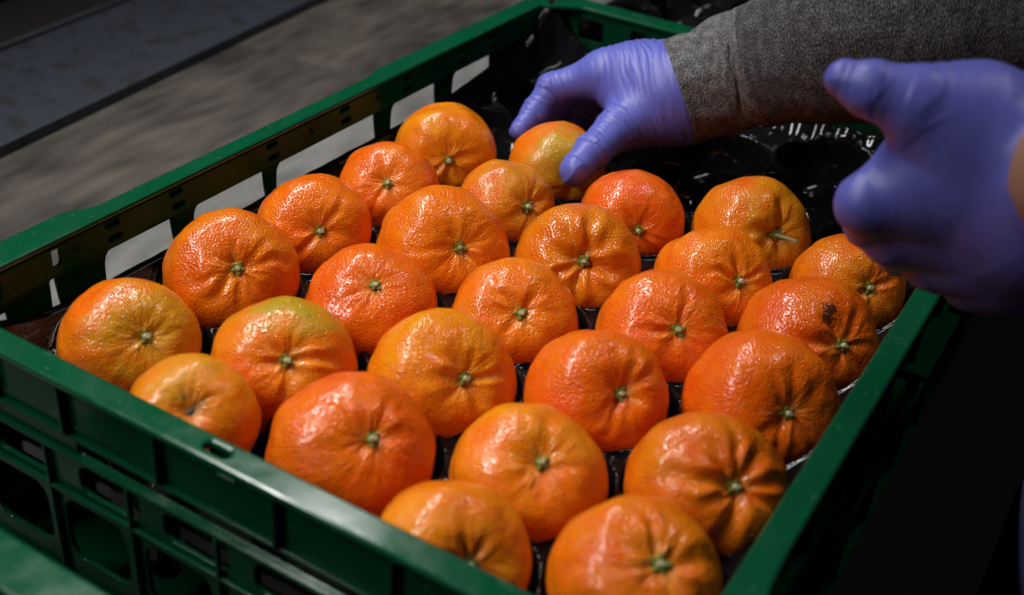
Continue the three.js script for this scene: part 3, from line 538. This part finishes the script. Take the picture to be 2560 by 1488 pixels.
function gloveField(h, seed, amp, blend) {
  const bodyBones = [...h.palm, bone(h.wrist[0].p, h.wrist[1].p, h.wrist[0].r, h.wrist[1].r)], digits = [...h.fingers, h.thumb];
  const axes = [...bodyBones, ...digits.flat()].map((o) => { const d = o.b.clone().sub(o.a); o.len = d.length(); return o; });
  digits.forEach((c) => { let s = 0; for (const o of c) { o.from = s; s += o.len; } });
  bodyBones.forEach((o) => { o.from = 0; o.body = true; });
  const arm = h.wrist[0].p.clone().sub(h.wrist[1].p).normalize();
  return (x, y, z) => {
    let d = 9, uw = 0, us = 0;
    for (const o of bodyBones) { d = smin(d, boneDist(o, x, y, z), 0.016); }
    let dBody = d, dig = 9, best = 9, along_ = 0, joint = 0;
    for (const c of digits) {
      let e = 9; for (const o of c) { const q = boneDist(o, x, y, z); if (q < best) { best = q; along_ = o.from + o.t * o.len; joint = Math.exp(-Math.pow(Math.min(o.t, 1 - o.t) * o.len / 0.006, 2)); } e = smin(e, q, 0.004); }
      dig = smin(dig, e, 0.002);
    }
    d = smin(d, dig, blend);
    if (d > 0.006 || d < -0.006) return d;
    // thin glove: creases across each finger and across the back of the hand
    const w = sstep(-0.006, 0.006, dBody - dig), u = (x * arm.x + y * arm.y + z * arm.z);
    const warp = 0.9 * N(x * 45, y * 45, z * 45 + seed);
    const r1 = 1 - Math.abs(N(u * 230 + warp, y * 9 + seed, z * 9)) * 2, r2 = 1 - Math.abs(N(along_ * 200 + warp, x * 45, y * 45 + seed)) * 2;
    const m1 = 0.35 + 0.65 * sstep(-0.2, 0.35, N(x * 22, y * 22, z * 22 + seed * 2)), m2 = 0.35 + 0.9 * joint;
    return d - amp * mix(m1 * r1 * Math.abs(r1), m2 * r2 * Math.abs(r2), w);
  };
}
const TORSO = V(0.605, -0.02, -0.28);
const person = thing('person', V(0.6, -0.965, -0.28), 'person in a grey sleeve and blue gloves reaching over the crate from the right', 'person');
{
  const shR = V(0.60, 0.37, -0.50), elR = V(0.42, 0.17, -0.53), wrR = rightHand.wrist[1].p, shL = V(0.64, 0.37, -0.08), elL = V(0.66, 0.10, -0.06), wrL = sight(2742, 437, 0.462), palmL = leftHand.wrist[0].p;
  // body: one skin from hand to hand
  const bodyBones = [bone(palmL, wrL, 0.027, 0.0268), bone(wrL, elL, 0.0268, 0.038), bone(elL, shL, 0.04, 0.05), bone(shL, shR, 0.065, 0.065), bone(shR, elR, 0.05, 0.038), bone(elR, wrR, 0.036, 0.025), bone(V(0.62, 0.32, -0.29), V(0.63, -0.1, -0.29), 0.12, 0.12)];
  const fBody = (x, y, z) => { let d = 9; for (const o of bodyBones) d = smin(d, boneDist(o, x, y, z), 0.02); return d; };
  part('body', surfaceNet(fBody, ...bounds(bodyBones, 0.02), 0.009), mSkin, person);
  { const bb = [...rightHand.palm, ...rightHand.fingers.flat(), ...rightHand.thumb, bone(rightHand.wrist[0].p, rightHand.wrist[1].p, 0.031, 0.031)];
    part('glove', surfaceNet(gloveField(rightHand, 3, 0.0010, 0.009), ...bounds(bb, 0.005), 0.00125), mGlove, person, 'glove of the hand that holds a mandarin'); }
  { const bb = [...leftHand.palm, ...leftHand.fingers.flat(), ...leftHand.thumb, bone(leftHand.wrist[0].p, leftHand.wrist[1].p, 0.042, 0.035)];
    part('glove', surfaceNet(gloveField(leftHand, 8, 0.0004, 0.018), ...bounds(bb, 0.005), 0.0016), mGlove, person, 'blurred glove of the nearer hand'); }
  { const a = leftHand.wrist[0].p, b = wrL, ax = b.clone().sub(a).normalize(), g = new THREE.TorusGeometry(0.0302, 0.0022, 12, 64); g.applyQuaternion(new THREE.Quaternion().setFromUnitVectors(V(0, 0, 1), ax)); const at = a.clone().lerp(b, 0.8); g.translate(at.x, at.y, at.z); part('glove_edge', g, mGlove, person); }
  // jacket: torso, both upper arms, left sleeve pushed up
  const jb = [bone(V(0.62, 0.34, -0.29), V(0.64, -0.2, -0.29), 0.15, 0.155), bone(shL, shR, 0.078, 0.078), bone(shL, elL, 0.066, 0.06), bone(elL, elL.clone().lerp(wrL, 0.25), 0.06, 0.056), bone(shR, elR, 0.066, 0.064)];
  const fJ = (x, y, z) => { let d = 9; for (const o of jb) d = smin(d, boneDist(o, x, y, z), 0.03); return d + 0.004 * N(x * 18, y * 18, z * 18); };
  const mJacket = new THREE.MeshStandardMaterial({ name: 'dark_jacket', color: new THREE.Color(0.02, 0.02, 0.022), roughness: 0.95 });
  part('jacket', surfaceNet(fJ, ...bounds(jb, 0.03), 0.01), mJacket, person);
  const ab = [bone(V(0.60, 0.12, -0.29), V(0.605, -0.28, -0.29), 0.163, 0.17), bone(V(0.605, -0.28, -0.24), V(0.62, -0.9, -0.2), 0.12, 0.08), bone(V(0.605, -0.28, -0.36), V(0.62, -0.9, -0.38), 0.12, 0.08)];
  const fA = (x, y, z) => { let d = 9; for (const o of ab) d = smin(d, boneDist(o, x, y, z), 0.03); return d + 0.003 * N(x * 16, y * 9, z * 16); };
  const mApron = new THREE.MeshStandardMaterial({ name: 'navy_apron', color: new THREE.Color(0.006, 0.008, 0.05), roughness: 0.9 });
  part('apron', surfaceNet(fA, ...bounds(ab, 0.03), 0.012), mApron, person);
  // grey heather sleeve of the right arm, open at the cuff
  const knit = tex(1024, 1024, (i, j, c) => {
    const u = i / 1024, v = j / 1024;   // u round the arm, v along it
    const a = N(u * 76, v * 210, 1), b = N(u * 140 + 5, v * 330, 4), d = N(u * 16, v * 30, 9), e = N(u * 300, v * 300, 2);
    const k = clamp(0.42 + 0.6 * a + 0.42 * b + 0.3 * d + 0.2 * e), q = 0.022 + 0.28 * Math.pow(k, 1.5);
    c[0] = toS(q); c[1] = toS(q * 0.98); c[2] = toS(q * 0.99);
  }, true);
  const knitBump = tex(512, 512, (i, j, c) => { const u = i / 512, v = j / 512; c[0] = c[1] = c[2] = 0.5 + 0.35 * N(u * 90, v * 160, 1) + 0.2 * N(u * 40, v * 30, 3); });
  const mKnit = new THREE.MeshPhysicalMaterial({ name: 'grey_heather', map: knit, bumpMap: knitBump, bumpScale: 0.0012, roughness: 0.95, side: THREE.DoubleSide });
  const path = new THREE.CatmullRomCurve3([J(1700, 232, 0.842).p, J(1850, 178, 0.835).p, J(2110, 104, 0.80).p, elR.clone().lerp(J(2450, 30, 0.78).p, 0.5), shR.clone().lerp(elR, 0.5)]);
  const nu = 140, nv = 240, pos = [], uv = [], ind = [], fr = path.computeFrenetFrames(nv);
  const radius = (t) => 0.0372 + 0.025 * sstep(0, 0.42, t) + 0.006 * t;
  for (let layer = 0; layer < 2; layer++) for (let j = 0; j <= nv; j++) {
    const t = j / nv, p0 = path.getPointAt(t), up = V(0, 1, 0), ta = path.getTangentAt(t), side = V().crossVectors(up, ta).normalize(), u2 = V().crossVectors(ta, side).normalize();
    const L = path.getLength();
    for (let i = 0; i <= nu; i++) {
      const a = (i % nu) / nu * 2 * Math.PI, s = t * L, ca = Math.cos(a), sa = Math.sin(a);
      let r = radius(t) + 0.0022 * N(ca * 1.6 + 3, sa * 1.6, s * 28 + 0.8 * ca) + 0.0014 * N(ca * 3, sa * 3 + s * 20, s * 50);
      r -= 0.0028 * Math.exp(-Math.pow((s - 0.052 - 0.010 * ca - 0.006 * N(ca * 2, sa * 2, 1)) / 0.0032, 2)) * sstep(-0.3, 0.5, N(ca * 1.3, sa * 1.3, 5) + 0.3);
      r -= 0.0018 * Math.exp(-Math.pow((s - 0.03 + 0.012 * sa) / 0.003, 2)) * sstep(0, 0.4, N(ca * 1.5, sa * 1.5, 8) + 0.1);
      r += 0.0006 * (1 - sstep(0.0, 0.003, s)); if (layer) r -= 0.0022 + (j === 0 ? -0.0008 : 0);
      const q = p0.clone().addScaledVector(side, r * ca).addScaledVector(u2, r * sa * 1.02);
      pos.push(q.x, q.y, q.z); uv.push(i / nu * 2, s / 0.16);
    }
  }
  const at = (l, j, i) => (l * (nv + 1) + j) * (nu + 1) + i;
  for (let j = 0; j < nv; j++) for (let i = 0; i < nu; i++) { ind.push(at(0, j, i), at(0, j, i + 1), at(0, j + 1, i), at(0, j, i + 1), at(0, j + 1, i + 1), at(0, j + 1, i)); if (j < nv / 4) ind.push(at(1, j, i), at(1, j + 1, i), at(1, j, i + 1), at(1, j, i + 1), at(1, j + 1, i), at(1, j + 1, i + 1)); }
  for (let i = 0; i < nu; i++) ind.push(at(0, 0, i), at(1, 0, i), at(0, 0, i + 1), at(0, 0, i + 1), at(1, 0, i), at(1, 0, i + 1));
  const g = new THREE.BufferGeometry(); g.setAttribute('position', new THREE.Float32BufferAttribute(pos, 3)); g.setAttribute('uv', new THREE.Float32BufferAttribute(uv, 2)); g.setIndex(ind); g.computeVertexNormals();
  { // one knit split at a crease; the far piece has shade in its colour
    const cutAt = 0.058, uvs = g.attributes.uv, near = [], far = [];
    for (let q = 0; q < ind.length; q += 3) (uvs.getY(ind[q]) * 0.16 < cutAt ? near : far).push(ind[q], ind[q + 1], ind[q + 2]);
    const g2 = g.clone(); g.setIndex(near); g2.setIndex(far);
    const mShadedKnit = mKnit.clone(); mShadedKnit.name = 'shaded_heather'; mShadedKnit.color.setRGB(0.5, 0.5, 0.54);
    part('cuff', g, mKnit, person, 'cuff end of the grey heather sleeve, in its plain colour'); part('sleeve', g2, mShadedKnit, person, 'rest of the grey heather sleeve, shade put into its colour');
  }
}

renderer.render(scene, camera);
